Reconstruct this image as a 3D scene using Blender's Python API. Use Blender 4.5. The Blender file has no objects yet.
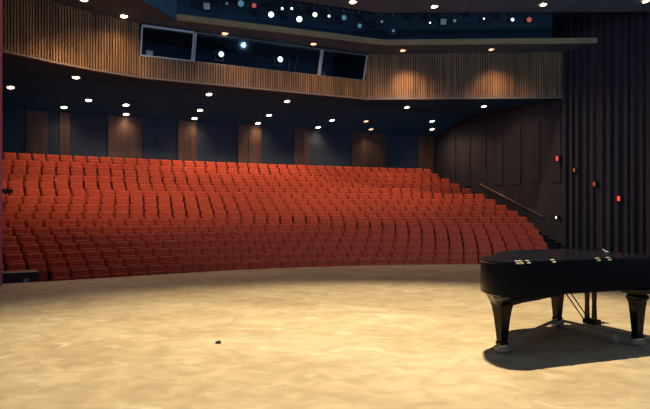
import bpy, bmesh, math, random
from mathutils import Vector, Matrix
random.seed(7)
PI = math.pi
scene = bpy.context.scene
COL = scene.collection
F = 632.0; CH = 1.6; HY = 209.0          # focal length (px), eye height, horizon row
A = math.atan(0.53); CA, SA = math.cos(A), math.sin(A)

def P(u, v, z=0.0):                       # hall frame (across, into the house) -> world
    return Vector((CA*u - SA*v, SA*u + CA*v, z))
def UV(x, y):
    return (CA*x + SA*y, -SA*x + CA*y)
def on_z(px, py, z):                      # where the ceiling of height z is met
    Y = F*(z-CH)/(HY-py)
    return Vector(((px-325)/F*Y, Y, z))

# ------------------------------------------------------------------ materials
def newmat(name):
    m = bpy.data.materials.new(name); m.use_nodes = True
    return m, m.node_tree.nodes, m.node_tree.links, m.node_tree.nodes['Principled BSDF']
def mat(name, c1, c2=None, rough=0.6, scale=(6, 6, 6), detail=4, bump=0.0, metal=0.0, spec=0.5, coat=0.0, lo=0.3, hi=0.7):
    m, n, l, b = newmat(name)
    b.inputs['Roughness'].default_value = rough
    b.inputs['Metallic'].default_value = metal
    b.inputs['Specular IOR Level'].default_value = spec
    b.inputs['Coat Weight'].default_value = coat
    if c2 is None: c2 = tuple(x*0.8 for x in c1)
    tc = n.new('ShaderNodeTexCoord'); mp = n.new('ShaderNodeMapping'); mp.inputs['Scale'].default_value = scale
    no = n.new('ShaderNodeTexNoise'); no.inputs['Scale'].default_value = 1.0; no.inputs['Detail'].default_value = detail
    cr = n.new('ShaderNodeValToRGB')
    cr.color_ramp.elements[0].position = lo; cr.color_ramp.elements[1].position = hi
    cr.color_ramp.elements[0].color = (*c2, 1); cr.color_ramp.elements[1].color = (*c1, 1)
    l.new(tc.outputs['Object'], mp.inputs['Vector']); l.new(mp.outputs['Vector'], no.inputs['Vector'])
    l.new(no.outputs['Fac'], cr.inputs['Fac']); l.new(cr.outputs['Color'], b.inputs['Base Color'])
    if bump:
        bu = n.new('ShaderNodeBump'); bu.inputs['Strength'].default_value = bump; bu.inputs['Distance'].default_value = 0.02
        l.new(no.outputs['Fac'], bu.inputs['Height']); l.new(bu.outputs['Normal'], b.inputs['Normal'])
    return m
def emit(name, c, s):
    m, n, l, b = newmat(name)
    b.inputs['Base Color'].default_value = (*c, 1)
    b.inputs['Emission Color'].default_value = (*c, 1); b.inputs['Emission Strength'].default_value = s
    return m
def glassmat(name):
    m, n, l, b = newmat(name)
    tr = n.new('ShaderNodeBsdfTransparent'); tr.inputs['Color'].default_value = (0.82, 0.9, 0.95, 1)
    gl = n.new('ShaderNodeBsdfGlossy'); gl.inputs['Roughness'].default_value = 0.03
    fr = n.new('ShaderNodeFresnel'); fr.inputs['IOR'].default_value = 1.22
    mx = n.new('ShaderNodeMixShader')
    l.new(fr.outputs['Fac'], mx.inputs['Fac']); l.new(tr.outputs[0], mx.inputs[1]); l.new(gl.outputs[0], mx.inputs[2])
    l.new(mx.outputs[0], n['Material Output'].inputs['Surface'])
    return m
def floormat():
    m, n, l, b = newmat('stage_floor')
    tc = n.new('ShaderNodeTexCoord')
    def noise(sc, rot, det, dist=0.0):
        mp = n.new('ShaderNodeMapping'); mp.inputs['Scale'].default_value = sc; mp.inputs['Rotation'].default_value = (0, 0, rot)
        no = n.new('ShaderNodeTexNoise'); no.inputs['Scale'].default_value = 1; no.inputs['Detail'].default_value = det
        no.inputs['Distortion'].default_value = dist
        l.new(tc.outputs['Object'], mp.inputs['Vector']); l.new(mp.outputs['Vector'], no.inputs['Vector']); return no.outputs['Fac']
    def ramp(src, p0, p1, a, c):
        r = n.new('ShaderNodeValToRGB'); e = r.color_ramp.elements
        e[0].position, e[1].position = p0, p1; e[0].color = (*a, 1); e[1].color = (*c, 1)
        l.new(src, r.inputs['Fac']); return r.outputs['Color']
    def mix(mode, fac, a, c):
        x = n.new('ShaderNodeMixRGB'); x.blend_type = mode
        if isinstance(fac, float): x.inputs[0].default_value = fac
        else: l.new(fac, x.inputs[0])
        l.new(a, x.inputs[1])
        if isinstance(c, tuple): x.inputs[2].default_value = (*c, 1)
        else: l.new(c, x.inputs[2])
        return x.outputs[0]
    base = ramp(noise((0.7, 0.9, 1), 0.3, 6, 0.6), 0.3, 0.7, (0.44, 0.31, 0.165), (0.58, 0.44, 0.255))
    fine = ramp(noise((3.2, 4.0, 1), 0.2, 8, 0.9), 0.3, 0.7, (0.62, 0.60, 0.56), (1.0, 1.0, 1.0))
    c = mix('MULTIPLY', 0.75, base, fine)
    scuff = ramp(noise((1.5, 2.0, 1), 0.45, 9, 1.3), 0.60, 0.78, (0, 0, 0), (0.6, 0.6, 0.6))
    c = mix('MIX', scuff, c, (0.74, 0.64, 0.44))
    dirt = ramp(noise((1.7, 1.2, 1), 1.1, 6, 1.2), 0.60, 0.72, (0, 0, 0), (0.55, 0.55, 0.55))
    c = mix('MIX', dirt, c, (0.34, 0.24, 0.13))
    l.new(c, b.inputs['Base Color'])
    b.inputs['Roughness'].default_value = 0.62; b.inputs['Specular IOR Level'].default_value = 0.25
    return m

M = {}
M['floor'] = floormat()
M['carpet'] = mat('dark_carpet', (0.03, 0.03, 0.038), (0.02, 0.02, 0.027), 0.9, (20, 20, 20), spec=0.1)
M['slat'] = mat('ribbed_wood', (0.46, 0.25, 0.095), (0.22, 0.12, 0.05), 0.5, (5.0, 5.0, 0.5), detail=3, lo=0.35, hi=0.65)
M['groove'] = mat('wood_groove', (0.10, 0.055, 0.03), (0.06, 0.035, 0.02), 0.7, (3, 3, 0.6))
M['wallwood'] = mat('dark_wall_wood', (0.066, 0.062, 0.075), (0.036, 0.038, 0.052), 0.55, (2.2, 2.2, 0.15), detail=3)
M['backwood'] = mat('back_wall_wood', (0.15, 0.08, 0.05), (0.075, 0.045, 0.034), 0.6, (3.5, 3.5, 0.3), detail=3)
M['darklift'] = mat('dark_paint_blue_lift', (0.05, 0.075, 0.11), (0.04, 0.062, 0.09), 0.85, (1, 1, 1), spec=0.2)  # blue lift of the blacks put into the paint colour
M['slot'] = mat('slot_paint_blue_lift', (0.09, 0.17, 0.25), (0.075, 0.145, 0.21), 0.85, (1, 1, 1), spec=0.2)  # veil of lifted blacks painted in as a lighter blue
M['ceil'] = mat('ceiling_paint_blue_lift', (0.045, 0.17, 0.27), (0.038, 0.15, 0.24), 0.85, (0.8, 0.8, 0.8), spec=0.2)  # strong blue put in to offset red bounce and lift the blacks
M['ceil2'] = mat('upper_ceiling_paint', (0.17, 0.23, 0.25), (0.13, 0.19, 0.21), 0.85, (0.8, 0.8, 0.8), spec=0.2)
M['lip'] = mat('tan_lip_paint', (0.55, 0.38, 0.18), (0.42, 0.29, 0.14), 0.7, (1.2, 1.2, 3), spec=0.2)
M['trimpale'] = mat('pale_trim', (0.28, 0.22, 0.16), (0.26, 0.22, 0.18), 0.6, (2, 2, 2))
M['winframe'] = mat('window_frame_paint', (0.72, 0.78, 0.76), (0.60, 0.66, 0.66), 0.5, (2, 2, 2))
M['glass'] = glassmat('booth_glass')
M['uph'] = mat('red_upholstery', (0.64, 0.105, 0.042), (0.52, 0.075, 0.034), 0.75, (9, 9, 9), spec=0.25)
M['uph2'] = mat('red_upholstery_cushion', (0.58, 0.092, 0.040), (0.48, 0.068, 0.032), 0.75, (9, 9, 9), spec=0.25)
M['standard'] = mat('seat_end_lacquer', (0.035, 0.022, 0.022), (0.022, 0.016, 0.018), 0.35, (8, 8, 8))
M['armtop'] = mat('armrest_varnish', (0.09, 0.04, 0.03), (0.05, 0.025, 0.02), 0.22, (8, 8, 8), coat=0.5)
M['black'] = mat('piano_black', (0.005, 0.007, 0.011), (0.004, 0.006, 0.009), 0.16, (4, 4, 4), spec=0.15)
M['blackmat'] = mat('matt_black', (0.025, 0.026, 0.03), (0.018, 0.019, 0.022), 0.6, (5, 5, 5))
M['brass'] = mat('brass', (0.80, 0.62, 0.34), (0.66, 0.48, 0.24), 0.25, (6, 6, 6), metal=1.0)
M['brass2'] = mat('glint_pale_brass', (0.92, 0.84, 0.66), (0.82, 0.72, 0.52), 0.45, (6, 6, 6), metal=0.5)  # kept pale so the lid edge leaves read as glints
M['steel'] = mat('dull_steel', (0.42, 0.37, 0.29), (0.33, 0.28, 0.22), 0.5, (9, 9, 9), metal=0.1)
M['tyre'] = mat('caster_rubber', (0.52, 0.52, 0.44), (0.42, 0.42, 0.36), 0.6, (9, 9, 9))
M['ivory'] = mat('ivory', (0.8, 0.76, 0.66), (0.72, 0.68, 0.58), 0.3, (9, 9, 9))
M['paper'] = mat('paper', (0.82, 0.80, 0.74), (0.74, 0.72, 0.66), 0.8, (9, 9, 9))
M['redcloth'] = mat('red_velvet', (0.75, 0.16, 0.19), (0.62, 0.12, 0.15), 0.85, (4, 4, 0.6), spec=0.15)
M['can'] = mat('lamp_housing', (0.05, 0.055, 0.065), (0.035, 0.04, 0.05), 0.5, (6, 6, 6), metal=0.3)
M['cantop'] = mat('lamp_trim', (0.55, 0.48, 0.40), (0.45, 0.38, 0.32), 0.4, (6, 6, 6), metal=0.4)
M['cantop2'] = mat('dim_frame_paint', (0.22, 0.22, 0.21), (0.17, 0.17, 0.165), 0.5, (6, 6, 6))
M['plastic'] = mat('grey_plastic', (0.22, 0.27, 0.29), (0.17, 0.2, 0.22), 0.4, (6, 6, 6))
M['down'] = emit('downlight_glow', (1.0, 0.66, 0.38), 14)
M['downdim'] = emit('downlight_glow_dim', (1.0, 0.52, 0.28), 2.2)
M['cool'] = emit('lens_glow_cool', (0.55, 0.85, 0.92), 4.0)
M['warm'] = emit('lens_glow_warm', (1.0, 0.86, 0.62), 4.0)
M['dimcool'] = emit('lens_glow_dim', (0.16, 0.42, 0.58), 0.38)
M['dimred'] = emit('lens_glow_red', (0.75, 0.13, 0.10), 0.5)
M['signal'] = emit('red_signal_glow', (1.0, 0.07, 0.04), 1.3)
M['signaldim'] = emit('red_signal_glow_dim', (1.0, 0.13, 0.06), 0.28)
M['step'] = emit('step_lamp_glow', (0.9, 0.86, 0.7), 1.6)
M['screen'] = emit('screen_glow', (0.18, 0.26, 0.28), 0.32)

# ------------------------------------------------------------------ mesh helpers
def link(name, bm, m, parent=None, smooth=False):
    bmesh.ops.recalc_face_normals(bm, faces=bm.faces)
    me = bpy.data.meshes.new(name); bm.to_mesh(me); bm.free()
    me.materials.append(m)
    if smooth:
        for p in me.polygons: p.use_smooth = True
    o = bpy.data.objects.new(name, me); COL.objects.link(o)
    if parent is not None: o.parent = parent
    return o
def box(bm, c, s, mx=None, bev=0.0, seg=2):
    r = bmesh.ops.create_cube(bm, size=1.0)
    vs = r['verts']
    bmesh.ops.scale(bm, vec=Vector(s), verts=vs)
    if bev:
        es = list({e for v in vs for e in v.link_edges})
        rr = bmesh.ops.bevel(bm, geom=es, offset=bev, segments=seg, affect='EDGES', profile=0.5)
        vs = list({v for f in rr['faces'] for v in f.verts} | {v for v in vs if v.is_valid})
    bmesh.ops.translate(bm, vec=Vector(c), verts=vs)
    if mx is not None: bmesh.ops.transform(bm, matrix=mx, verts=vs)
    return vs
def cyl(bm, p0, p1, r0, r1=None, n=16, caps=True):
    p0, p1 = Vector(p0), Vector(p1); r1 = r0 if r1 is None else r1
    d = p1-p0
    r = bmesh.ops.create_cone(bm, cap_ends=caps, segments=n, radius1=r0, radius2=r1, depth=d.length)
    q = Vector((0, 0, 1)).rotation_difference(d.normalized()).to_matrix().to_4x4()
    bmesh.ops.transform(bm, matrix=Matrix.Translation((p0+p1)/2) @ q, verts=r['verts'])
def prism(bm, pts, z0, z1):
    lo = [bm.verts.new((p[0], p[1], z0)) for p in pts]; hi = [bm.verts.new((p[0], p[1], z1)) for p in pts]
    n = len(pts)
    bm.faces.new(lo[::-1]); bm.faces.new(hi)
    for i in range(n): bm.faces.new((lo[i], lo[(i+1) % n], hi[(i+1) % n], hi[i]))
def square_taper(bm, rings, rot=0.0):     # rings: (x, y, z, half width x, half width y)
    prev = None; c, s = math.cos(rot), math.sin(rot)
    for i, (x, y, z, a, b) in enumerate(rings):
        k = [(-a, -b), (a, -b), (a, b), (-a, b)]
        vs = [bm.verts.new((x+c*p-s*q, y+s*p+c*q, z)) for p, q in k]
        if prev:
            for j in range(4): bm.faces.new((prev[j], prev[(j+1) % 4], vs[(j+1) % 4], vs[j]))
        else: bm.faces.new(vs[::-1])
        prev = vs
    bm.faces.new(prev)
def empty(name, loc=(0, 0, 0), rz=0.0):
    o = bpy.data.objects.new(name, None); COL.objects.link(o)
    o.empty_display_size = 0.1
    o.location = loc; o.rotation_euler = (0, 0, rz); return o
def tag(o, label, cat, group=None):
    o['label'] = label; o['category'] = cat
    if group: o['group'] = group
    return o
def struct(o, label=None):
    o['kind'] = 'structure'
    if label: o['label'] = label
    return o
def copy_tree(o, parent=None):
    c = o.copy(); COL.objects.link(c)
    if parent is not None: c.parent = parent; c.matrix_parent_inverse = o.matrix_parent_inverse
    for ch in o.children: copy_tree(ch, c)
    return c
def lerp(a, b, t): return a+(b-a)*t

ONES = ['zeroth', 'first', 'second', 'third', 'fourth', 'fifth', 'sixth', 'seventh', 'eighth', 'ninth', 'tenth', 'eleventh', 'twelfth',
        'thirteenth', 'fourteenth', 'fifteenth', 'sixteenth', 'seventeenth', 'eighteenth', 'nineteenth']
def ordinal(n):
    if n < 20: return ONES[n]
    t, r = divmod(n, 10)
    if r == 0: return {2: 'twentieth', 3: 'thirtieth', 4: 'fortieth', 5: 'fiftieth'}[t]
    return {2: 'twenty', 3: 'thirty', 4: 'forty', 5: 'fifty'}[t]+'-'+ONES[r]

# ------------------------------------------------------------------ stage and house floor
edge = [(-11, 11.4), (-8.5, 12.6), (-6.9, 13.5), (-5.9, 14.1), (-4.6, 15.0), (-3.2, 16.0), (-2.3, 16.6), (-0.7, 17.3), (0.8, 17.8),
        (2.1, 18.1), (4.3, 18.3), (6.5, 18.3), (9, 17.9), (12, 16.6), (15.5, 14)]
bm = bmesh.new(); prism(bm, [(15.5, -3), ] + edge[::-1] + [(-11, -3)], -0.98, 0.0)
struct(link('floor', bm, M['floor']), 'worn tan painted stage floor')
bm = bmesh.new()
prism(bm, [P(-3, 10.2)[:2], P(24.3, 3.0)[:2], P(24.3, 32)[:2], P(-3, 32)[:2]], -1.2, -1.0)
struct(link('floor', bm, M['carpet']), 'dark floor of the auditorium below the stage')

NR = 16
def row_v(i, u):
    t = i/(NR-1)
    return lerp(19.5-0.024*(u-6)**2, 29.7-0.007*(u-13)**2, t)
def row_top(i): return -0.13+0.206*i+0.0042*i*i
def row_floor(i): return row_top(i)-0.86
def row_u_at(i, px):
    p = (px-325)/F; u = -6.0
    while u < 26:
        w = P(u, row_v(i, u))
        if w.x/w.y >= p: return u
        u += 0.02
    return u
ENDS = [432, 440, 451, 461, 472.5, 486, 497, 508, 520, 529, 536, 541, 545.5, 549.5, 553, 556]
def px_end(i): return ENDS[15-i]
UEND = [row_u_at(i, px_end(i)) for i in range(NR)]
UBEG = [row_u_at(0, 50)] + [-1.9]*(NR-1)

# stepped seating platform
bm = bmesh.new()
for i in range(NR):
    u0, u1 = -3.0, UEND[i]+0.35
    if i == 0: u0 = UBEG[0]-0.3
    N = 28; front = []; rear = []
    for k in range(N+1):
        u = lerp(u0, u1, k/N)
        front.append(P(u, row_v(i, u)-0.42)[:2])
        rear.append(P(u, (row_v(i+1, u)-0.42) if i < NR-1 else 31.45)[:2])
    if row_floor(i) > -0.995: prism(bm, front+rear[::-1], -0.999, row_floor(i))
struct(link('floor', bm, M['carpet']), 'stepped dark seating platform')
# aisle stair beside the right wall
bm = bmesh.new()
v = 18.0; k = 0
while v < 31.4:
    z = max(-0.95, 0.4+(v+0.2-22.86)*0.40)
    tt = min(1, max(0, (v-19)/10.7)); ui = UEND[min(NR-1, int(tt*15))]+0.36
    if z > -0.9: prism(bm, [P(ui, v)[:2], P(24.3, v)[:2], P(24.3, min(v+0.4, 31.4))[:2], P(ui, min(v+0.4, 31.4))[:2]], -0.998, z)
    v += 0.4
struct(link('floor', bm, M['carpet']), 'stepped side aisle along the right wall')

# ------------------------------------------------------------------ seats
def seat_parts():
    b = bmesh.new()                         # backrest: padded, slightly curved, raked
    W, H, T = 0.470, 0.50, 0.085
    nx, nz = 6, 5
    def ring(zc, th):
        pts = []
        for k in range(nx+1):
            x = -W/2+W*k/nx; pts.append((x, -th/2-0.03*(2*x/W)**2+0.015*(0 if 0 < k < nx else 1)))
        for k in range(nx, -1, -1):
            x = -W/2+W*k/nx; pts.append((x, th/2-0.03*(2*x/W)**2-0.015*(0 if 0 < k < nx else 1)))
        return pts
    prev = None
    zs = [(0.0, 0.05), (0.03, T), (0.2, T*1.05), (0.4, T*0.9), (0.475, T*0.75), (0.50, 0.035)]
    for z, th in zs:
        vs = [b.verts.new((x, y+0.12+z*0.20, 0.365+z*0.985)) for x, y in ring(z, th)]
        if prev:
            n = len(vs)
            for j in range(n): b.faces.new((prev[j], prev[(j+1) % n], vs[(j+1) % n], vs[j]))
        else: b.faces.new(vs[::-1])
        prev = vs
    b.faces.new(prev)
    c = bmesh.new()                         # tipped-up cushion
    mx = Matrix.Translation((0, -0.0, 0.40)) @ Matrix.Rotation(math.radians(-10), 4, 'X')
    box(c, (0, 0, 0.10), (0.465, 0.10, 0.36), mx, 0.03, 2)
    s = bmesh.new()                         # end standard with arm, on the left side
    box(s, (-0.275, 0.10, 0.30), (0.03, 0.30, 0.60), None, 0.006, 1)
    box(s, (-0.275, 0.05, 0.015), (0.06, 0.36, 0.03), None, 0.006, 1)
    a = bmesh.new()
    box(a, (-0.275, 0.05, 0.615), (0.052, 0.36, 0.032), None, 0.012, 2)
    return b, c, s, a
b, c, s, a = seat_parts()
proto = empty('theatre_seat')
link('backrest', b, M['uph'], proto, True); link('seat_cushion', c, M['uph2'], proto, True)
link('end_standard', s, M['standard'], proto); link('armrest', a, M['armtop'], proto)
spots = []
for i in range(NR):
    u = UEND[i]-0.25; seq = []
    while u > UBEG[i]:
        w = P(u, row_v(i, u)); w2 = P(u+0.01, row_v(i, u+0.01)); d = (w2-w)
        ang = math.atan2(d.y, d.x)
        seq.append([w.x, w.y, row_floor(i), ang, i])
        du = 0.55*0.01/d.length if d.length else 0.55
        u -= du
    for s_ in seq: spots.append(s_)
def seat_px(x, y): return 325+F*x/y
vis = []; rest = []
for s_ in spots:
    x, y, z, ang, i = s_
    px = seat_px(x, y); py = HY-F*(z+0.8-CH)/y
    hidden = px > 484 and py > 251
    (rest if (px < 2 or hidden) else vis).append(s_)
vis.sort(key=lambda q: q[1]+0.0)
chosen = vis[:300]; rest += vis[300:]
rown = {}
for q in sorted(chosen, key=lambda q: (q[4], q[0]/q[1])):
    rown.setdefault(q[4], []).append(q)
def rowword(i): return 'front row' if i == 0 else ordinal(i+1)+' row up'
first = True
for i, lst in sorted(rown.items()):
    for k, (x, y, z, ang, _) in enumerate(lst):
        o = proto if first else copy_tree(proto)
        first = False
        o.location = (x, y, z); o.rotation_euler = (0, 0, ang)
        px = seat_px(x, y)
        tag(o, 'red theatre seat, %s, %s from the left edge of the picture' % (rowword(i), ordinal(k+1)), 'seat', 'red theatre seats in the nearer rows')
# the remaining seats: one object
bm = bmesh.new(); b, c, s, a = seat_parts()
srcs = []
for q in (b, c, s, a):
    q.verts.index_update(); srcs.append(([v.co.copy() for v in q.verts], [[v.index for v in f.verts] for f in q.faces])); q.free()
me = bpy.data.meshes.new('theatre_seats'); V = []; FC = []; MI = []
for (x, y, z, ang, i) in rest:
    mx = Matrix.Translation((x, y, z)) @ Matrix.Rotation(ang, 4, 'Z')
    for j, (vv, ff) in enumerate(srcs):
        o0 = len(V); V += [mx @ p for p in vv]; FC += [[k+o0 for k in f] for f in ff]; MI += [j]*len(ff)
me.from_pydata(V, [], FC)
for k in ('uph', 'uph2', 'standard', 'armtop'): me.materials.append(M[k])
me.polygons.foreach_set('material_index', MI)
bm.free(); bm = bmesh.new(); bm.from_mesh(me); bmesh.ops.recalc_face_normals(bm, faces=bm.faces); bm.to_mesh(me); bm.free()
for p in me.polygons: p.use_smooth = p.material_index < 2
o = bpy.data.objects.new('theatre_seats', me); COL.objects.link(o)
o['kind'] = 'stuff'; tag(o, 'rest of the red theatre seats filling the farther rows below the balcony', 'seats')

# ------------------------------------------------------------------ balcony front (ribbed wood)
def path_pts(pts, step):
    out = []; 
    acc = 0.0
    for a_, b_ in zip(pts[:-1], pts[1:]):
        a_, b_ = Vector(a_), Vector(b_); L = (b_-a_).length; d = (b_-a_)/L
        t = -acc if acc else 0.0
        t = (step-acc) if acc > 0 else 0.0
        while t < L:
            out.append((a_+d*t, d)); t += step
        acc = L-(t-step)
        if acc >= step: acc = 0.0
    return out
WL = Vector((-7.5, 25.6)); WR = Vector((2.02, 30.62)); RE = Vector((11.45, 30.25))
left = [(-13.6, 14.5), (-12.9, 17.2), (-12.0, 19.4), (-10.9, 21.3), (-9.9, 22.9), (-8.9, 24.2), (-7.5, 25.6)]
BZ = 6.95; SZ = 9.1; WZ0 = 7.80
def ribbed(bm, pts, z0, z1):
    for a_, b_ in zip(pts[:-1], pts[1:]):
        a_, b_ = Vector(a_), Vector(b_); d = (b_-a_).normalized(); n = Vector((-d.y, d.x))
        prism(bm, [a_, b_, b_+n*0.12, a_+n*0.12], z0, z1)
def ribs(bm, pts, z0, z1, step=0.115, w=0.066, dep=0.045):
    for p, d in path_pts(pts, step):
        n = Vector((-d.y, d.x)); w_ = w*random.uniform(0.85, 1.15)
        prism(bm, [p-d*w_/2-n*dep, p+d*w_/2-n*dep, p+d*w_/2+n*0.01, p-d*w_/2+n*0.01], z0, z1)
fas = empty('wall_balcony'); struct(fas, 'curved balcony front of vertical ribbed wood')
bm = bmesh.new(); ribbed(bm, left, BZ, SZ); ribbed(bm, [WL, WR], BZ, WZ0); ribbed(bm, [WR, RE], BZ, SZ)
link('backing_board', bm, M['groove'], fas)
bm = bmesh.new(); ribs(bm, left, BZ, SZ); ribs(bm, [WL, WR], BZ, WZ0); ribs(bm, [WR, RE], BZ, SZ)
link('wood_ribs', bm, M['slat'], fas)
bm = bmesh.new()
for a_, b_ in zip((left+[WR, RE])[:-1], (left+[WR, RE])[1:]):
    a_, b_ = Vector(a_), Vector(b_); d = (b_-a_).normalized(); n = Vector((-d.y, d.x))
    prism(bm, [a_-n*0.085, b_-n*0.085, b_+n*0.12, a_+n*0.12], BZ-0.06, BZ)
link('bottom_trim', bm, M['trimpale'], fas)

# soffit over the balcony front, with a tan lip along the lighting slot
E = [Vector((-9.5, 12.5)), Vector((-7.6, 19.6)), Vector((-6.6, 22.7)), Vector((-5.9, 25.1)), Vector((2.74, 28.95)), Vector((12.3, 28.6))]
bm = bmesh.new()
back = [Vector(p) for p in left] + [WR, RE]
def ext(p, n=0.5):
    return Vector(p)
poly = [tuple(e) for e in E] + [(12.35, 28.9), (11.45, 30.75), (2.0, 31.3)] + [(-7.9, 26.1)] + [(x-0.5, y+0.3) for x, y in left[::-1][1:]] + [(-14, 12.5)]
lo = [bm.verts.new((p[0], p[1], SZ)) for p in poly]; hi = [bm.verts.new((p[0], p[1], SZ+0.12)) for p in poly]
f1 = bm.faces.new(lo); f2 = bm.faces.new(hi)
for k in range(len(poly)): bm.faces.new((lo[k], lo[(k+1) % len(poly)], hi[(k+1) % len(poly)], hi[k]))
bmesh.ops.triangulate(bm, faces=[f1, f2])
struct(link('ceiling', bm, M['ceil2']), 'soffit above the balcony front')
bm = bmesh.new()
for a_, b_ in ((E[3], E[4]), (E[4], E[5])):
    d = (b_-a_).normalized(); n = Vector((-d.y, d.x))
    prism(bm, [a_-n*0.06, b_-n*0.06, b_+n*0.02, a_+n*0.02], SZ-0.01, SZ+0.24)
struct(link('trim_1', bm, M['lip']), 'tan lip along the lighting slot')
bm = bmesh.new()
for a_, b_ in ((E[0], E[1]), (E[1], E[2]), (E[2], E[3])):
    d = (b_-a_).normalized(); n = Vector((-d.y, d.x))
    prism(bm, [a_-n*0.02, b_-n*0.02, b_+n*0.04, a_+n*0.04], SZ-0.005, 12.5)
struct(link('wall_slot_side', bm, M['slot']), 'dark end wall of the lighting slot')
# wall behind the slot, roof over it
bm = bmesh.new()
for a_, b_ in (((-9.0, 24.8), (2.0, 31.25)), ((2.0, 31.25), (11.6, 30.9))):
    a_, b_ = Vector(a_), Vector(b_); d = (b_-a_).normalized(); n = Vector((-d.y, d.x))
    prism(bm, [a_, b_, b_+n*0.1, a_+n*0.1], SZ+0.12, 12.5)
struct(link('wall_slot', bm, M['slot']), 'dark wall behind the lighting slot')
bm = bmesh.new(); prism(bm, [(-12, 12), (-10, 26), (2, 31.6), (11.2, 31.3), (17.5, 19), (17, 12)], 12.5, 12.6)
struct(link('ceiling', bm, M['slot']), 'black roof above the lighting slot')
# nearer ceiling panel
bm = bmesh.new(); prism(bm, [(-6.9, 21.3), (-1.3, 24.2), (2.2, 25.75), (11.15, 25.65), (13.7, 25.6), (18.2, 17.2), (16, 14), (-6.9, 14)], 9.6, 9.8)
struct(link('ceiling', bm, M['ceil2']), 'nearer ceiling panel with downlights')

# ceiling below the balcony (flat, then falling towards the back wall)
def under_z(v): return BZ if v < 28.2 else BZ-(v-28.2)*0.28
bm = bmesh.new()
rows_ = []
bnd = [Vector(p) for p in left] + [WR, RE]
for p in bnd:
    u, v = UV(p.x, p.y); u = min(u, 24.28)
    q = P(u, v)
    cols = [(q.x, q.y, BZ)]
    for vv in (28.2, 31.4): 
        w = P(u, vv, under_z(vv)); cols.append(tuple(w))
    rows_.append([bm.verts.new(c) for c in cols])
ex = [bm.verts.new(P(-3.0, vv, under_z(vv))) for vv in (20.0, 28.2, 31.4)]
rows_.insert(0, ex)
for a_, b_ in zip(rows_[:-1], rows_[1:]):
    for k in range(2): bm.faces.new((a_[k], b_[k], b_[k+1], a_[k+1]))
g = bmesh.ops.extrude_face_region(bm, geom=list(bm.faces))
bmesh.ops.translate(bm, vec=(0, 0, 0.15), verts=[x for x in g['geom'] if isinstance(x, bmesh.types.BMVert)])
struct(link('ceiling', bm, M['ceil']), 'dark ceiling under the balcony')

# walls
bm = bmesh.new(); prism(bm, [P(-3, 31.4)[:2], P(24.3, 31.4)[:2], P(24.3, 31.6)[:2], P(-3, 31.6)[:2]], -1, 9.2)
struct(link('wall_back', bm, M['darklift']), 'dark back wall behind the last row')
for n_, (p0, p1) in enumerate([(26, 48), (60, 70), (108, 142), (178, 197), (238, 262), (294, 309), (352, 386), (418, 434)]):
    def uu(px):
        p = (px-325)/F; return (SA*31.35+p*CA*31.35)/(CA-p*SA)
    ua, ub = uu(p0), uu(p1)
    bm = bmesh.new(); k = 0; x = ua
    while x < ub-0.02:
        x2 = min(ub, x+0.30); d_ = 0.07 if k % 2 == 0 else 0.05
        prism(bm, [P(x, 31.4-d_)[:2], P(x2, 31.4-d_)[:2], P(x2, 31.4)[:2], P(x, 31.4)[:2]], 2.9, 6.05); x = x2; k += 1
    struct(link('trim_%d' % (n_+2), bm, M['backwood']), 'vertical wooden panel on the back wall')
bm = bmesh.new(); prism(bm, [P(24.3, 31.6)[:2], P(24.3, 8)[:2], P(24.6, 8)[:2], P(24.6, 31.6)[:2]], -1, 12.5)
rw = struct(link('wall_right', bm, M['wallwood']), 'dark timber side wall')
bm = bmesh.new(); v = 8.2
while v < 31.3:
    if v < 21.2: w_, dp, st = random.uniform(0.14, 0.2), random.uniform(0.10, 0.2), random.choice((0.36, 0.42, 0.5))
    else: w_, dp, st = 0.5, 0.04, 1.3
    top = 12.4 if v < 21.2 else 6.0
    prism(bm, [P(24.3, v)[:2], P(24.3-dp, v)[:2], P(24.3-dp, v+w_)[:2], P(24.3, v+w_)[:2]], -0.6 if v < 21.2 else 2.9, top)
    v += st
link('wood_battens', bm, M['wallwood'], rw)
bm = bmesh.new(); prism(bm, [P(-3, 31.6)[:2], P(-3, 13)[:2], P(-3.2, 13)[:2], P(-3.2, 31.6)[:2]], -1, 12.5)
struct(link('wall_left', bm, M['wallwood']), 'dark timber wall on the left of the house')

# ------------------------------------------------------------------ control booth
dB = (WR-WL).normalized(); nB = Vector((-dB.y, dB.x))       # nB points into the house back
def BP(t, off, z):                                          # along the booth front
    q = WL+dB*t+nB*off; return Vector((q.x, q.y, z))
def t_at(px, z=8.4):
    p = (px-325)/F; return (p*WL.y-WL.x)/(dB.x-p*dB.y)
TL = (WR-WL).length
tb = [t_at(140), t_at(193.5), t_at(320), t_at(365.5)]
def tilt(z): return 0.14-(z-WZ0)*0.30
def beam(bm, a_, b_, w, h):                                  # thin bar between two booth points, section w
    a_, b_ = Vector(a_), Vector(b_); d = (b_-a_).normalized()
    up = Vector((0, 0, 1)) if abs(d.z) < 0.8 else Vector((nB.x, nB.y, 0))
    s1 = d.cross(up).normalized(); s2 = s1.cross(d).normalized()
    L_ = [bm.verts.new(a_+s1*x*w/2+s2*y*h/2) for x, y in ((-1, -1), (1, -1), (1, 1), (-1, 1))]
    R_ = [bm.verts.new(b_+s1*x*w/2+s2*y*h/2) for x, y in ((-1, -1), (1, -1), (1, 1), (-1, 1))]
    bm.faces.new(L_[::-1]); bm.faces.new(R_)
    for k in range(4): bm.faces.new((L_[k], L_[(k+1) % 4], R_[(k+1) % 4], R_[k]))
ZB, ZT = WZ0+0.04, 8.98
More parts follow.
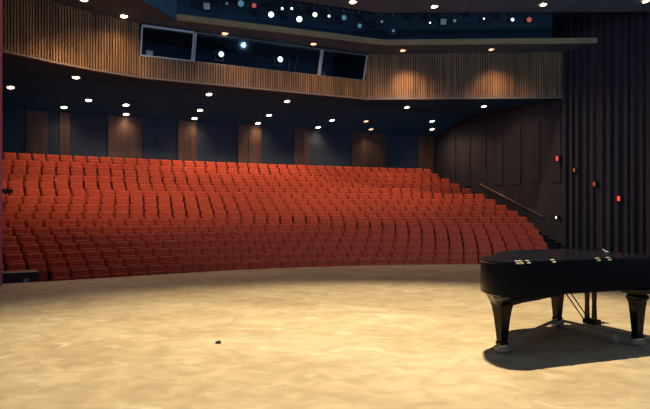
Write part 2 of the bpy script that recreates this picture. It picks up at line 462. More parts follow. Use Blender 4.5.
for k in range(3):
    w = empty('window_%d' % (k+1)); struct(w, ['left', 'long middle', 'right'][k]+' tilted booth window')
    a_, b_ = tb[k]+0.045, tb[k+1]-0.045
    bm = bmesh.new(); hw = 0.09 if k < 1 else 0.05
    beam(bm, BP(a_, tilt(ZB), ZB), BP(a_, tilt(ZT), ZT), 0.06, 0.06)
    beam(bm, BP(b_, tilt(ZB), ZB), BP(b_, tilt(ZT), ZT), 0.06, 0.06)
    if k: link('frame', bm, M['winframe'], w); bm = bmesh.new()
    beam(bm, BP(a_, tilt(ZB), ZB), BP(b_, tilt(ZB), ZB), 0.05, hw)
    beam(bm, BP(a_, tilt(ZT), ZT), BP(b_, tilt(ZT), ZT), 0.05, hw)
    link('rails' if k else 'frame', bm, M['cantop2'] if k else M['winframe'], w)
    bm = bmesh.new()
    q = [BP(a_+.03, tilt(ZB), ZB), BP(b_-.03, tilt(ZB), ZB), BP(b_-.03, tilt(ZT), ZT), BP(a_+.03, tilt(ZT), ZT)]
    off = Vector((nB.x, nB.y, 0))*0.012
    fa = [bm.verts.new(p) for p in q]; fb = [bm.verts.new(p+off) for p in q]
    bm.faces.new(fa); bm.faces.new(fb[::-1])
    for j in range(4): bm.faces.new((fa[j], fa[(j+1) % 4], fb[(j+1) % 4], fb[j]))
    link('pane', bm, M['glass'], w)
bm = bmesh.new()                                             # booth room shell
def slab(t0, t1, o0, o1, z0, z1, bm=None):
    prism(bm, [BP(t0, o0, 0)[:2], BP(t1, o0, 0)[:2], BP(t1, o1, 0)[:2], BP(t0, o1, 0)[:2]], z0, z1)
slab(-0.1, TL+0.0, 0.13, 3.4, BZ+0.16, BZ+0.3, bm); struct(link('floor', bm, M['darklift']), 'dark floor of the control booth')
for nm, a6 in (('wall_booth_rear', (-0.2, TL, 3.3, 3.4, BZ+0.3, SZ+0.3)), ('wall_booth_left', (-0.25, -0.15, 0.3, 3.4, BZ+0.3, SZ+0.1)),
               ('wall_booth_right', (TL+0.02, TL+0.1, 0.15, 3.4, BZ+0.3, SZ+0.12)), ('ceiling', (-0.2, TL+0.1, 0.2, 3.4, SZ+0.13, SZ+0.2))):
    bm = bmesh.new(); slab(*a6, bm); struct(link(nm, bm, M['darklift']))
bm = bmesh.new(); slab(0.2, TL-0.3, 0.5, 1.15, 7.62, 7.68, bm)
for t in (0.4, 3.6, 7.2, TL-0.6): slab(t, t+0.06, 0.6, 1.1, BZ+0.3, 7.62, bm)
tag(link('booth_desk', bm, M['blackmat']), 'long dark desk inside the control booth behind the windows', 'desk')
ang_b = math.atan2(dB.y, dB.x)
# monitor in the left window
mo = empty('monitor', BP(t_at(153), 0.75, 7.68), ang_b); tag(mo, 'small grey monitor behind the leftmost booth window', 'monitor')
bm = bmesh.new(); box(bm, (0, 0, 0.42), (0.34, 0.22, 0.30), None, 0.02); link('casing', bm, M['plastic'], mo)
bm = bmesh.new(); box(bm, (0, -0.113, 0.42), (0.24, 0.006, 0.20), None, 0.0); link('screen', bm, M['screen'], mo)
bm = bmesh.new(); cyl(bm, (0, 0, 0), (0, 0, 0.27), 0.05, 0.04); cyl(bm, (0, 0, 0), (0, 0, 0.02), 0.13); link('stand', bm, M['blackmat'], mo)
# made-up lamps standing in for stage lights reflected in the booth glass
def reflection_lamp(px, py, label, r=0.16):
    t = t_at(px); z = 7.68
    o = empty('reflection_lamp', BP(t, 0.8, z), ang_b); tag(o, label, 'reflection')
    zc = CH+(HY-py)*BP(t, 0.8, 0).y/F-z
    b1 = bmesh.new(); cyl(b1, (0, 0.55, zc+0.03), (0, -0.15, zc), 0.16, 0.17, 20); link('barrel', b1, M['can'], o, True)
    b1 = bmesh.new(); cyl(b1, (0, -0.150, zc), (0, -0.165, zc), r*0.72, r*0.72, 20); link('lens', b1, M['cool'], o)
    b1 = bmesh.new(); box(b1, (-0.19, 0.1, zc-0.02), (0.02, 0.05, 0.42)); box(b1, (0.19, 0.1, zc-0.02), (0.02, 0.05, 0.42))
    box(b1, (0, 0.1, zc-0.22), (0.40, 0.05, 0.02)); link('yoke', b1, M['cantop'], o)
    b1 = bmesh.new(); cyl(b1, (0, 0.1, 0), (0, 0.1, zc-0.2), 0.03); cyl(b1, (0, 0.1, 0), (0, 0.1, 0.03), 0.16); link('stand', b1, M['blackmat'], o)
reflection_lamp(226, 55, 'made-up round lamp for a reflection in the long middle booth window, nearer its left end')
reflection_lamp(286, 60, 'made-up round lamp for a reflection in the middle booth window, beside two slanting poles', 0.17)
for px, dx, lab in ((297, 0.05, 'thin upright metal pole beside the right-hand round glow in the booth'),
                    (301, 0.22, 'slanting metal pole in the booth, second to the right of the round glow')):
    bm = bmesh.new(); q = BP(t_at(px), 0.9, 7.685)
    cyl(bm, q, q+Vector((dx, 0, 1.05)), 0.022); cyl(bm, q, q+Vector((0, 0, 0.02)), 0.09)
    tag(link('metal_pole', bm, M['trimpale']), lab, 'pole')
dl = empty('desk_lamp', BP(t_at(331), 0.8, 7.68), ang_b); tag(dl, 'small grey desk lamp standing behind the rightmost booth window', 'lamp')
bm = bmesh.new(); cyl(bm, (0, 0, 0), (0, 0, 0.02), 0.12); link('base', bm, M['plastic'], dl)
bm = bmesh.new(); cyl(bm, (0, 0, 0.02), (0, 0, 0.42), 0.02); link('stem', bm, M['plastic'], dl)
bm = bmesh.new(); cyl(bm, (0, 0, 0.30), (0, 0, 0.55), 0.14, 0.05); link('shade', bm, M['plastic'], dl, True)

# ------------------------------------------------------------------ downlights
def make_down(mat_):
    o = empty('downlight')
    b1 = bmesh.new()
    n = 20; prof = [(0.135, 0.0), (0.165, -0.004), (0.170, -0.022), (0.150, -0.035), (0.135, -0.030)]
    rings = [[b1.verts.new((r*math.cos(2*PI*k/n), r*math.sin(2*PI*k/n), z)) for k in range(n)] for r, z in prof]
    for a_, b_ in zip(rings, rings[1:]+rings[:1]):
        for k in range(n): b1.faces.new((a_[k], a_[(k+1) % n], b_[(k+1) % n], b_[k]))
    link('trim_ring', b1, M['cantop'], o, True)
    b1 = bmesh.new(); cyl(b1, (0, 0, -0.002), (0, 0, -0.014), 0.132, 0.132, 20); link('lamp', b1, mat_, o)
    return o
def spot(name, loc, energy, color, angle, blend=0.6, size=0.1, aim=None, parent=None):
    L = bpy.data.lights.new(name, 'SPOT'); L.energy = energy; L.color = color; L.spot_size = math.radians(angle); L.spot_blend = blend
    L.shadow_soft_size = size
    o = bpy.data.objects.new(name, L); COL.objects.link(o); o.location = loc
    if aim is not None: o.rotation_euler = (Vector(aim)-Vector(loc)).to_track_quat('-Z', 'Y').to_euler()
    if parent is not None: o.parent = parent
    return o
WARM = (1.0, 0.62, 0.36)
dA = make_down(M['down']); dD = make_down(M['downdim'])
used = {'A': False, 'D': False}
def put_down(px, py, kind, label, group, energy, angle=110, dim=False):
    if kind == 'under':
        z = BZ
        for _ in range(25):
            w = on_z(px, py, z); u, v = UV(w.x, w.y); z = 0.5*z+0.5*under_z(v)
        w = on_z(px, py, z)
        slope = math.atan(0.28) if v > 28.2 else 0.0
    else:
        w = on_z(px, py, kind); slope = 0
    key = 'D' if dim else 'A'; src = dD if dim else dA
    o = copy_tree(src) if used[key] else src
    used[key] = True
    o.location = w+Vector((0, 0, -0.001))
    if slope:
        o.rotation_euler = (Matrix.Rotation(A, 3, 'Z') @ Matrix.Rotation(-slope, 3, 'X')).to_euler()
    tag(o, label, 'downlight', group)
    if energy: spot('downlight_beam', (0, 0, -0.06), energy, WARM, angle, 0.9, 0.09, parent=o)
    return o
G = 'round recessed downlights'
EU = 210
for k, (px, py, e) in enumerate([(10.6, 87, .3), (76, 77, 0.7), (209, 94, 1.5), (287, 101, 1.5), (407, 107, 1.3), (484, 106, .2)]):
    put_down(px, py, 'under', 'round downlight under the balcony, nearest row to the stage, %s from left' % ordinal(k+1), G, EU*e, 140)
for k, (px, py, e) in enumerate([(88.6, 100, .7), (126, 104.7, .5), (200, 110, .9), (269, 115, .9), (332, 120, .9), (366, 121, .35), (432, 121, .8), (477, 121, .1)]):
    put_down(px, py, 'under', 'round downlight under the balcony, middle row, %s from left' % ordinal(k+1), G, EU*e, 130, dim=(k in (5, 7)))
for k, (px, py, e) in enumerate([(64, 107, .5), (126, 114, .5), (194.6, 118, .6), (258, 123, .6), (318, 127, .6), (371, 129, .2), (432, 129, .4)]):
    put_down(px, py, 'under', 'round downlight under the balcony, row beside the back wall, %s from left' % ordinal(k+1), G, EU*e*.3, 120, dim=(k == 5))
for k, (px, py, e, lab) in enumerate([(84, -1, 800, None), (124, 15.7, 60, 'round downlight in the soffit, left of the booth windows'),
        (225, 33, 60, 'round downlight in the soffit above the long middle booth window'),
        (313.6, 43.5, 60, 'round downlight in the soffit above the right end of the booth windows'),
        (403, 50, 720, 'round downlight in the soffit, just right of the booth windows'),
        (491.5, 49, 480, 'rightmost round downlight in the soffit, over the ribbed balcony front')]):
    o = put_down(px, py, SZ, lab or 'round downlight in the soffit beyond the left frame edge', G, e, 116 if k in (0, 4, 5) else 130, dim=k in (2, 3, 4, 5))
for k, (px, py) in enumerate([(353, 1.4), (434.6, 6), (543.5, 4), (646, 0.5)]):
    put_down(px, py, 9.6, 'round downlight in the nearer ceiling panel, %s from left' % ordinal(k+1), G, (150, 150, 150, 0)[k], 100)

# ------------------------------------------------------------------ stage lights on the pipe in the slot
pl = [Vector((-6.0, 25.9)), Vector((2.5, 29.6)), Vector((11.8, 29.6))]
PZ = 10.75
for a_, b_, hang, lab in ((pl[0], pl[1]-Vector((0.04, 0)), (0.06, 0.5, 0.94), 'long dark lighting pipe in the slot, over the booth windows'), (pl[1]+Vector((0.04, 0)), pl[2], (0.06, 0.5, 0.94), 'long dark lighting pipe in the slot, right of its bend')):
    bm = bmesh.new(); cyl(bm, (a_.x, a_.y, PZ), (b_.x, b_.y, PZ), 0.03, n=10)
    for t in hang: q = a_+(b_-a_)*t; cyl(bm, (q.x, q.y, PZ+0.02), (q.x, q.y, 12.49), 0.015, n=8)
    tag(link('lighting_pipe', bm, M['can']), lab, 'pipe')
def stage_light(px, py, lens, label, r=0.12, tilt_=0.25, yaw=0.0, square=False):
    p = (px-325)/F
    a_, b_ = (pl[0], pl[1]) if px < 378 else (pl[1], pl[2])
    d = b_-a_; t = (p*a_.y-a_.x)/(d.x-p*d.y); q = a_+d*t
    zc = CH+(HY-py)*q.y/F
    top = PZ-zc
    o = empty('stage_light', (q.x, q.y, PZ), math.atan2(d.y, d.x)*0.3+yaw); tag(o, label, 'stage light', 'stage lights on the pipe above the balcony')
    mx = Matrix.Translation((0, 0, -top)) @ Matrix.Rotation(tilt_, 4, 'X')
    b1 = bmesh.new()
    if square: box(b1, (0, 0.04, 0), (0.34, 0.30, 0.34), mx, 0.02)
    else:
        cyl(b1, (0, 0.34, 0), (0, -0.12, 0), 0.10, 0.155, 18, True); cyl(b1, (0, -0.12, 0), (0, -0.17, 0), 0.165, 0.165, 18); bmesh.ops.transform(b1, matrix=mx, verts=b1.verts)
    link('body', b1, M['can'], o)
    b1 = bmesh.new()
    if square: box(b1, (0, -0.115, 0), (0.26, 0.012, 0.26), mx)
    else: cyl(b1, (0, -0.171, 0), (0, -0.178, 0), r, r, 18); bmesh.ops.transform(b1, matrix=mx, verts=b1.verts)
    link('lens', b1, lens, o)
    b1 = bmesh.new(); sgn = -1 if top > 0 else 1
    zt = -0.10 if top > 0.25 else -top+0.25
    for sx in (-0.19, 0.19): box(b1, (sx, 0.02, (zt-top)/2), (0.02, 0.035, abs(zt+top)+0.04))
    box(b1, (0, 0.02, zt), (0.40, 0.035, 0.02)); link('yoke', b1, M['can'], o)
    b1 = bmesh.new(); box(b1, (0, 0.0, -0.085), (0.05, 0.07, 0.11)); link('clamp', b1, M['cantop'], o)
SL = [(207, 6.5, 'ring', 'square-bodied dark stage light at the left end of the slot', .1),
      (227, 4, 'dimcool', 'small dim stage light, second from the left end of the slot', .05),
      (241, 4, 'dimcool', 'dim blue-green stage light left of the red-tinted one', .13),
      (254, 6, 'dimred', 'dim red-tinted stage light in the left half of the slot', .10),
      (271, 15, 'cool', 'bright round stage light, leftmost of the large glowing ones', .115),
      (282, 9, 'cool', 'small bright stage light between the two largest glowing ones, left of its twin', .05),
      (291.5, 9, 'cool', 'small bright stage light close above the second large glowing one', .05),
      (299, 19.5, 'cool', 'large bright bluish stage light, second of the large glowing ones', .12),
      (314.5, 15, 'warm', 'bright warm white stage light below the leftmost ceiling downlight', .095),
      (328.5, 16.5, 'cool', 'small white stage light right of the bright warm one', .05),
      (343.5, 18, 'dimcool', 'dim blue stage light in the middle of the slot', .11),
      (359, 26, 'dimcool', 'very dim blue stage light hung low near the bend of the slot', .09),
      (381.5, 22, 'dimcool', 'dim stage light just right of the bend of the slot, upper of two', .06),
      (393, 31, 'dimcool', 'dim stage light just right of the bend of the slot, lower of two', .06),
      (429.5, 23, 'cool', 'small pale stage light below the ceiling downlight right of the bend', .035),
      (443, 22, 'ring', 'square stage light with pale edges right of the bend', .1),
      (454, 21, 'dimcool', 'small dim stage light right of the square one', .07),
      (483, 19, 'cool', 'small pale stage light midway along the right part of the slot', .035),
      (511.5, 20, 'cool', 'bright white stage light immediately left of the red one', .07),
      (528, 20, 'dimred', 'red stage light at the right end of the slot', .115)]
for px, py, ln, lab, r in SL:
    sq = ln == 'ring'
    stage_light(px, py, M['screen'] if sq else M[ln], lab, r, 0.2, 0.0, sq)
bm = bmesh.new()                                             # loose cable loop
pts = []
for k in range(13):
    t = k/12; p = lerp(457, 472, t); q0 = pl[1]+(pl[2]-pl[1])*((((p-325)/F)*pl[1].y-pl[1].x)/((pl[2]-pl[1]).x-((p-325)/F)*(pl[2]-pl[1]).y))
    pts.append(Vector((q0.x, q0.y-0.06, PZ-0.02-0.35*math.sin(PI*t))))
for a_, b_ in zip(pts[:-1], pts[1:]): cyl(bm, a_, b_, 0.015, n=6)
tag(link('power_cable', bm, M['plastic']), 'loop of grey cable sagging from the lighting pipe', 'cable')

# ------------------------------------------------------------------ right wall: handrail and small lamps
def on_wall(px, py, off=0.2):
    p = (px-325)/F; U = 24.3-off; v = (CA*U-p*SA*U)/(SA+p*CA)
    w = P(U, v); return Vector((w.x, w.y, CH+(HY-py)*w.y/F))
hr = empty('handrail', on_wall(483, 185)); tag(hr, 'sloping pale handrail along the dark right-hand side wall', 'handrail')
a_, b_ = on_wall(480, 184, 0.22)-hr.location, on_wall(543, 217, 0.22)-hr.location
bm = bmesh.new(); cyl(bm, a_, b_, 0.045, n=12); link('rail', bm, mat('rail_wood', (0.30, 0.19, 0.16), (0.22, 0.14, 0.12), 0.35, (3, 3, 3)), hr, True)
for t in (0.06, 0.35, 0.65, 0.94):
    q = a_+(b_-a_)*t; w = Vector((CA, SA, 0))*0.215
    bm = bmesh.new(); cyl(bm, q, q+Vector((0, 0, -0.08)), 0.012, n=8); cyl(bm, q+Vector((0, 0, -0.08)), q+w+Vector((0, 0, -0.08)), 0.012, n=8)
    link('bracket', bm, M['steel'], hr)
for px, py, mm, lab, s_ in ((557, 158.5, 'signal', 'small glowing red wall lamp highest on the side wall', .09),
                    (574, 170, 'signaldim', 'very faint red wall lamp just below the highest one', .07),
                    (594, 184, 'signaldim', 'faint orange-red wall lamp between two brighter red ones', .08),
                    (618.5, 198.5, 'signal', 'small glowing red wall lamp lowest and rightmost on the side wall', .09),
                    (556, 217.5, 'step', 'tiny white lamp low on the side wall above the piano', .055)):
    q = on_wall(px, py, 0.25)+Vector((CA, SA, 0))*0.25; o = empty('wall_lamp', q, A); tag(o, lab, 'lamp')
    dd = 0.24
    b1 = bmesh.new(); box(b1, (-dd/2, 0, 0), (dd, s_*1.9, s_*3.0), None, 0.01); link('housing', b1, M['can'], o)
    b1 = bmesh.new(); box(b1, (-dd-0.008, 0, 0), (0.02, s_*1.3, s_*2.2), None, 0.006); link('lens', b1, M[mm], o)

# ------------------------------------------------------------------ production board, road case, curtain, scrap
q = Vector((-11.25, 21.6, 0)); ang = A-0.05
pb = empty('production_board', (q.x, q.y, 2.10), ang); tag(pb, 'dark board laid flat across the seat backs at the left edge', 'board')
bm = bmesh.new(); box(bm, (-0.45, 0, 0.14), (1.95, 0.55, 0.05), None, 0.01); box(bm, (-0.45, -0.27, 0.11), (1.95, 0.03, 0.15), None, 0.006); link('board', bm, M['blackmat'], pb)
for x in (-1.2, 0.3):
    bm = bmesh.new(); box(bm, (x, 0.05, 0.055), (0.06, 0.4, 0.13)); link('cleat', bm, M['blackmat'], pb)
rc = empty('road_case', (-8.05, 15.9, -1.0), 0.55); tag(rc, 'low black equipment case beside the left end of the front row', 'case')
bm = bmesh.new(); box(bm, (0, 0, 0.43), (1.5, 0.6, 0.74), None, 0.01); link('body', bm, M['blackmat'], rc)
bm = bmesh.new(); box(bm, (0, 0, 0.91), (1.5, 0.6, 0.20), None, 0.01); link('lid', bm, M['blackmat'], rc)
for x in (-0.45, 0.45):
    bm = bmesh.new(); box(bm, (x, -0.305, 0.80), (0.12, 0.02, 0.10), None, 0.005); link('latch', bm, M['steel'], rc)
for x in (-0.65, 0.65):
    for y in (-0.22, 0.22):
        bm = bmesh.new(); cyl(bm, (x-0.02, y, 0.04), (x+0.02, y, 0.04), 0.04); box(bm, (x, y, 0.065), (0.06, 0.05, 0.02)); link('caster', bm, M['tyre'], rc)
bm = bmesh.new(); N = 60; x0, x1, y0 = -10.2, -6.80, 13.2
fr = []; bk = []
for k in range(N+1):
    x = lerp(x0, x1, k/N); dy = 0.07*math.sin(k*1.05)+0.02*math.sin(k*2.7); fr.append((x, y0+dy)); bk.append((x, y0+dy+0.02))
prism(bm, fr+bk[::-1], 0.0, 9.0)
bmesh.ops.translate(bm, vec=(0.055, 0, 0), verts=bm.verts)
tag(link('stage_curtain', bm, M['redcloth']), 'edge of a pleated red curtain hanging at the left margin', 'curtain')
sx, sy = (218.5-325)/F*7.52, 7.52
bm = bmesh.new(); bmesh.ops.create_icosphere(bm, subdivisions=2, radius=0.5)
for v_ in bm.verts:
    c_ = v_.co; v_.co = Vector((c_.x*0.075, c_.y*0.045, max(-0.2, c_.z)*0.05+0.010+0.008*math.sin(c_.x*9+c_.y*7)*(1 if c_.z > 0 else 0)))
o = link('tape_lump', bm, M['blackmat']); o.location = (sx, sy, 0.0); tag(o, 'tiny dark lump lying alone on the bare tan stage floor', 'litter')
# ------------------------------------------------------------------ grand piano
# local frame: +X runs from keyboard to tail, +Y is the straight bass side turned to the viewer
T = Vector((-0.928, -0.371, 0)); S = Vector((0.371, -0.928, 0))
mid = Vector((3.43, 8.05, 0))
pn = bpy.data.objects.new('grand_piano', None); COL.objects.link(pn)
pn.location = mid; pn.rotation_euler = (0, 0, math.atan2(T.y, T.x))
# rotated X=T gives Y=(0.371,-0.928): the bass side
tag(pn, 'black concert grand piano with closed lid standing on the tan stage floor', 'piano')
out = [(-0.50, 0.76), (-0.50, -0.76), (0.45, -0.76)]
ctrl = [(0.45, -0.76), (0.75, -0.745), (0.98, -0.62), (1.18, -0.42), (1.38, -0.20), (1.60, -0.03), (1.78, 0.08), (1.90, 0.24), (1.975, 0.42), (1.995, 0.58), (1.95, 0.70), (1.85, 0.76)]
def cat(ps, n=5):
    o_ = []
    for k in range(len(ps)-1):
        p0 = Vector(ps[max(0, k-1)]); p1 = Vector(ps[k]); p2 = Vector(ps[k+1]); p3 = Vector(ps[min(len(ps)-1, k+2)])
        for j in range(n):
            t = j/n; o_.append(tuple(0.5*((2*p1)+(-p0+p2)*t+(2*p0-5*p1+4*p2-p3)*t*t+(-p0+3*p1-3*p2+p3)*t**3)))
    o_.append(tuple(ps[-1])); return o_
outline = out[:2]+cat(ctrl)
def inset(pts, d):
    n = len(pts); r = []
    area = sum(pts[k][0]*pts[(k+1) % n][1]-pts[(k+1) % n][0]*pts[k][1] for k in range(n)); sg = 1 if area > 0 else -1
    for k in range(n):
        a_, b_, c_ = Vector(pts[k-1]), Vector(pts[k]), Vector(pts[(k+1) % n])
        d1 = (b_-a_).normalized(); d2 = (c_-b_).normalized()
        nn = Vector((-d1.y-d2.y, d1.x+d2.x))*sg; nn.normalize()
        cs = max(0.5, nn.dot(Vector((-d1.y, d1.x))*sg)); r.append(tuple(b_+nn*(d/cs)))
    return r
def layered(bm, layers, closed=True):
    prev = None
    for pts, z in layers:
        vs = [bm.verts.new((x, y, z)) for x, y in pts]
        if prev:
            n = len(vs)
            for j in range(n): bm.faces.new((prev[j], prev[(j+1) % n], vs[(j+1) % n], vs[j]))
        else:
            fA = bm.faces.new(vs[::-1])
        prev = vs
    fB = bm.faces.new(prev)
    bmesh.ops.triangulate(bm, faces=[fA, fB])
RB, RT = 0.665, 1.015
# rim: from the key blocks to the tail, open where the keys are
rimo = [(-0.12, 0.76), (-0.12, -0.76)]+outline[2:]
bm = bmesh.new(); layered(bm, [(inset(rimo, 0.02), RB), (rimo, RB+0.015), (rimo, RT)]); link('case', bm, M['black'], pn)
for sg in (1, -1):                                           # arms beside the keyboard
    b1 = bmesh.new()
    pr = [(-0.12, RB-0.02), (-0.46, RB-0.02), (-0.50, RB+0.03), (-0.50, RB+0.12), (-0.46, RB+0.20), (-0.34, RB+0.24), (-0.28, RT), (-0.12, RT)]
    ya, yb = sg*0.76, sg*0.68
    L_ = [b1.verts.new((x, ya, z)) for x, z in pr]; R_ = [b1.verts.new((x, yb, z)) for x, z in pr]
    b1.faces.new(L_); b1.faces.new(R_[::-1])
    for k in range(len(pr)): b1.faces.new((L_[k], L_[(k+1) % len(pr)], R_[(k+1) % len(pr)], R_[k]))
    link('arm', b1, M['black'], pn)
b1 = bmesh.new(); box(b1, (-0.29, 0, RB+0.02), (0.38, 1.36, 0.09), None, 0.005); link('keybed', b1, M['black'], pn)
b1 = bmesh.new()
for k in range(52): box(b1, (-0.38, -0.63+k*0.0242+0.012, RB+0.085), (0.15, 0.0225, 0.02))
kb = link('keyboard', b1, M['ivory'], pn)
b1 = bmesh.new()
for k in range(51):
    if k % 7 not in (2, 6): box(b1, (-0.35, -0.63+(k+1)*0.0242, RB+0.102), (0.09, 0.012, 0.016))
link('black_keys', b1, M['black'], kb)
b1 = bmesh.new(); box(b1, (-0.21, 0, RB+0.17), (0.10, 1.358, 0.24), None, 0.01); link('fallboard', b1, M['black'], pn)
b1 = bmesh.new(); box(b1, (-0.495, 0, RB+0.07), (0.025, 1.36, 0.06), None, 0.004); link('key_slip', b1, M['black'], pn)
lid_o = inset([(-0.30, 0.76), (-0.30, -0.76)]+outline[2:], -0.012)
bm = bmesh.new(); layered(bm, [(inset(lid_o, 0.006), RT+0.002), (lid_o, RT+0.008), (lid_o, RT+0.020), (inset(lid_o, 0.004), RT+0.027), (inset(lid_o, 0.012), RT+0.030)])
lid = link('lid', bm, M['black'], pn)
for x in (1.82, 1.77, 1.68, 1.34, 0.71, 0.55):  # pale leaves for glints; those nearest the tail are highlights, not hinges
    b1 = bmesh.new(); cyl(b1, (x-0.022, 0.778, RT+0.012), (x+0.022, 0.778, RT+0.012), 0.008, n=12)
    box(b1, (x, 0.755, RT+0.034), (0.036, 0.034, 0.008), None, 0.002, 1); link('hinge_glint', b1, M['brass2'], lid, False)
# legs: block, swelling, taper, foot; cups of the truck lift them
ZL = 0.075
def leg(x, y, zt, big=1.0):
    b1 = bmesh.new()
    r = [(ZL, .048), (ZL+.03, .052), (ZL+.05, .042), (0.33, .055), (0.47, .066*big), (0.53, .074*big), (0.545, .088*big), (0.575, .088*big), (0.59, .075*big), (0.61, .12*big), (zt, .13*big)]
    square_taper(b1, [(x, y, z, w, w) for z, w in r])
    l_ = link('leg', b1, M['black'], pn)
    b1 = bmesh.new(); cyl(b1, (x, y, ZL-0.045), (x, y, ZL+0.012), 0.060, 0.066, 16); link('foot_ferrule', b1, M['brass'], l_, True)
leg(0, 0.66, RB); leg(0, -0.66, RB)
# tail leg sits under a deep shaped bracket
b1 = bmesh.new()
prev = None
big = [(1.22, 0.12), (1.76, 0.14), (1.88, 0.30), (1.95, 0.52), (1.86, 0.72), (1.22, 0.74)]
sml = [(1.60, 0.27), (1.70, 0.27), (1.79, 0.29), (1.79, 0.42), (1.76, 0.45), (1.60, 0.45)]
for z, t in [(0.705, 0.0), (0.665, 0.04), (0.64, 0.14), (0.615, 0.32), (0.59, 0.52), (0.56, 0.80), (0.53, 1.0)]:
    vs = [b1.verts.new((lerp(a_[0], c_[0], t), lerp(a_[1], c_[1], t), z)) for a_, c_ in zip(big, sml)]
    if prev:
        for k in range(6): b1.faces.new((prev[k], prev[(k+1) % 6], vs[(k+1) % 6], vs[k]))
    else: b1.faces.new(vs)
    prev = vs
b1.faces.new(prev)
box(b1, (1.36, 0.56, 0.655), (0.34, 0.30, 0.05), None, 0.01)
link('tail_bracket', b1, M['black'], pn)
b1 = bmesh.new()
square_taper(b1, [(1.70, 0.36, z, w, w) for z, w in [(ZL, .048), (ZL+.03, .052), (ZL+.05, .042), (0.30, .056), (0.42, .068), (0.50, .080), (0.555, .092)]])
tl = link('leg', b1, M['black'], pn)
b1 = bmesh.new(); cyl(b1, (1.70, 0.36, ZL-0.045), (1.70, 0.36, ZL+0.012), 0.060, 0.066, 16); link('foot_ferrule', b1, M['brass'], tl, True)
# lyre
ly = empty('lyre'); ly.parent = pn; ly.location = (0.06, 0, 0)
for y in (-0.06, 0.06):
    b1 = bmesh.new(); square_taper(b1, [(0, y, 0.19, .022, .026), (0, y, 0.4, .018, .020), (0, y, RB-0.02, .022, .028)]); link('column', b1, M['black'], ly)
b1 = bmesh.new(); box(b1, (0, 0, RB-0.012), (0.14, 0.22, 0.03), None, 0.005); box(b1, (0, 0, RB-0.06), (0.05, 0.20, 0.018), None, 0.004); link('top_block', b1, M['black'], ly)
b1 = bmesh.new(); box(b1, (-0.02, 0, 0.17), (0.12, 0.20, 0.06), None, 0.008); link('pedal_box', b1, M['black'], ly)
for y in (-0.07, 0, 0.07):
    b1 = bmesh.new(); box(b1, (-0.15, y, 0.15), (0.15, 0.028, 0.012), None, 0.005); link('pedal', b1, M['brass'], ly)
for y in (-0.05, 0.05):
    b1 = bmesh.new(); cyl(b1, (0.05, y, 0.18), (0.46, y, RB), 0.008, n=8); link('brace_rod', b1, M['black'], ly)
# truck (top-level: the piano is stood on it)
tk = bpy.data.objects.new('piano_truck', None); COL.objects.link(tk); tk.location = mid; tk.rotation_euler = pn.rotation_euler
tag(tk, 'low metal wheeled truck carrying the legs of the grand piano', 'dolly')
feet = [(0, 0.66), (0, -0.66), (1.70, 0.36)]
hub = (0.25, -0.42)
def rail(a_, b_, z=0.085, w=0.035, h=0.03):
    b1 = bmesh.new(); a_, b_ = Vector((*a_, z)), Vector((*b_, z)); d = (b_-a_).normalized(); s1 = Vector((-d.y, d.x, 0))*w/2; up = Vector((0, 0, h/2))
    L_ = [b1.verts.new(a_+s1*x+up*y) for x, y in ((-1, -1), (1, -1), (1, 1), (-1, 1))]; R_ = [b1.verts.new(b_+s1*x+up*y) for x, y in ((-1, -1), (1, -1), (1, 1), (-1, 1))]
    b1.faces.new(L_[::-1]); b1.faces.new(R_)
    for k in range(4): b1.faces.new((L_[k], L_[(k+1) % 4], R_[(k+1) % 4], R_[k]))
    link('frame_bar', b1, M['steel'], tk)
def toward(a_, b_, d): a2, b2 = Vector(a_), Vector(b_); return tuple(a2+(b2-a2).normalized()*d)
rail(toward(feet[1], feet[0], 0.085), toward(feet[0], feet[1], 0.085)); rail(toward(feet[1], feet[2], 0.085), toward(feet[2], feet[1], 0.085))
rail(toward(feet[0], (-0.5, 0.72), 0.085), (-0.42, 0.70))
for x, y in feet:
    b1 = bmesh.new(); cyl(b1, (x, y, 0.012), (x, y, 0.027), 0.085, 0.085, 18)
    n = 18; ri, ro = 0.072, 0.088
    r = [[b1.verts.new((x+q_*math.cos(2*PI*k/n), y+q_*math.sin(2*PI*k/n), z)) for k in range(n)] for q_, z in ((ri, 0.027), (ro, 0.027), (ro, 0.062), (ri, 0.062))]
    for a_, b_ in zip(r, r[1:]+r[:1]):
        for k in range(n): b1.faces.new((a_[k], a_[(k+1) % n], b_[(k+1) % n], b_[k]))
    link('cup', b1, M['steel'], tk)
def caster(x, y, rz):
    e_ = empty('caster'); e_.parent = tk; e_.location = (x, y, 0); e_.rotation_euler = (0, 0, rz)
    b1 = bmesh.new(); cyl(b1, (0, -0.016, 0.056), (0, 0.016, 0.056), 0.056, n=20); link('wheel', b1, M['tyre'], e_)
    b1 = bmesh.new(); cyl(b1, (0, -0.022, 0.056), (0, 0.022, 0.056), 0.024, n=14); link('hub_cap', b1, M['steel'], e_)
    b1 = bmesh.new()
    for yy in (-0.026, 0.026): box(b1, (0, yy, 0.085), (0.04, 0.006, 0.075))
    box(b1, (0, 0, 0.120), (0.06, 0.058, 0.008)); link('fork', b1, M['steel'], e_)
caster(0.13, 0.48, 0.3); caster(1.54, 0.24, 0.5); caster(0.13, -0.56, 1.0)
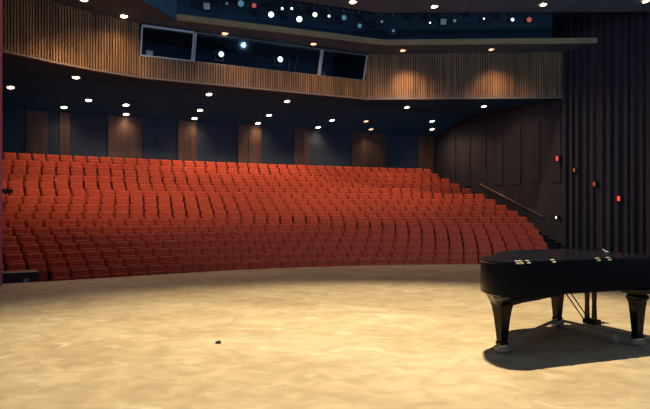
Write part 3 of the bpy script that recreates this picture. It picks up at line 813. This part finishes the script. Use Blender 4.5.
# slip of paper on the lid
bm = bmesh.new(); n = 6
fr = []
for k in range(n+1):
    x = -0.05+0.10*k/n; z = 0.03*(k/n)**2*1.6
    fr.append((x, z))
top = [[bm.verts.new((x, y, z+0.002)) for x, z in fr] for y in (-0.035, 0.035)]
bot = [[bm.verts.new((x, y, z)) for x, z in fr] for y in (-0.035, 0.035)]
for k in range(n):
    bm.faces.new((top[0][k], top[0][k+1], top[1][k+1], top[1][k])); bm.faces.new((bot[0][k], bot[1][k], bot[1][k+1], bot[0][k+1]))
    for j in (0, 1): bm.faces.new((top[j][k], bot[j][k], bot[j][k+1], top[j][k+1]))
for k in (0, n): bm.faces.new((top[0][k], top[1][k], bot[1][k], bot[0][k]))
o = link('paper_slip', bm, M['paper']); w = Matrix.Translation(mid) @ pn.rotation_euler.to_matrix().to_4x4() @ Vector((-0.24, -0.05, RT+0.031)); o.location = w; o.rotation_euler = (0, 0, 2.6)
o.scale = (0.7, 0.7, 0.7); tag(o, 'small curled slip of white paper on the closed piano lid', 'paper')

# ------------------------------------------------------------------ stage lighting and added fill lamps
KEY = (1.0, 0.89, 0.64)
spot('stage_spot', (2.1, 9.7, 9.0), 5600, KEY, 79, 0.5, 0.07, aim=(1.1, 7.9, 0))
spot('stage_spot', (1.9, 9.6, 9.0), 3200, KEY, 60, 0.9, 0.07, aim=(-0.9, 6.7, 0))
for x in (0.0, 8.5):
    spot('added_blue_fill', (x, 12.0, 8.6), 650, (0.36, 0.62, 1.0), 110, 0.7, 1.0, aim=(x*0.5, 28, 7.5))  # unseen lamps added to lift the dark house surfaces with blue
for x, y, ax in ((-9.5, 10.5, 3.0), (14.0, 12.0, 2.0)):
    spot('added_blue_fill', (x, y, 1.6), 1100, (0.30, 0.60, 1.0), 90, 0.9, 0.12, aim=(ax, 28, 9.5))  # low unseen fill, added to raise the blacks of the ceilings
# house light thrown onto the rear rows from the nearer ceiling panel
for x, y, e in ((-5.6, 20.0, 900), (-0.5, 23.0, 900), (4.3, 24.6, 800)):
    spot('house_light', (x, y, 9.5), e, (1.0, 0.66, 0.42), 78, 0.9, 0.15, aim=P(UV(x, y)[0], 27.3, 2.6))

w = bpy.data.worlds.new('world'); scene.world = w; w.use_nodes = True
w.node_tree.nodes['Background'].inputs['Color'].default_value = (0.42, 0.60, 1.0, 1)
w.node_tree.nodes['Background'].inputs['Strength'].default_value = 0.26

# ------------------------------------------------------------------ camera
cam = bpy.data.cameras.new('camera'); co = bpy.data.objects.new('camera', cam); COL.objects.link(co)
co.location = (0, 0, CH); co.rotation_euler = (PI/2, 0, 0)
cam.sensor_width = 36; cam.lens = F/650*36; cam.shift_y = (HY-204.5)/650
cam.clip_end = 200
scene.camera = co
scene.view_settings.view_transform = 'Standard'; scene.view_settings.look = 'None'
scene.view_settings.gamma = 1; scene.view_settings.exposure = 0; scene.view_settings.use_curve_mapping = False
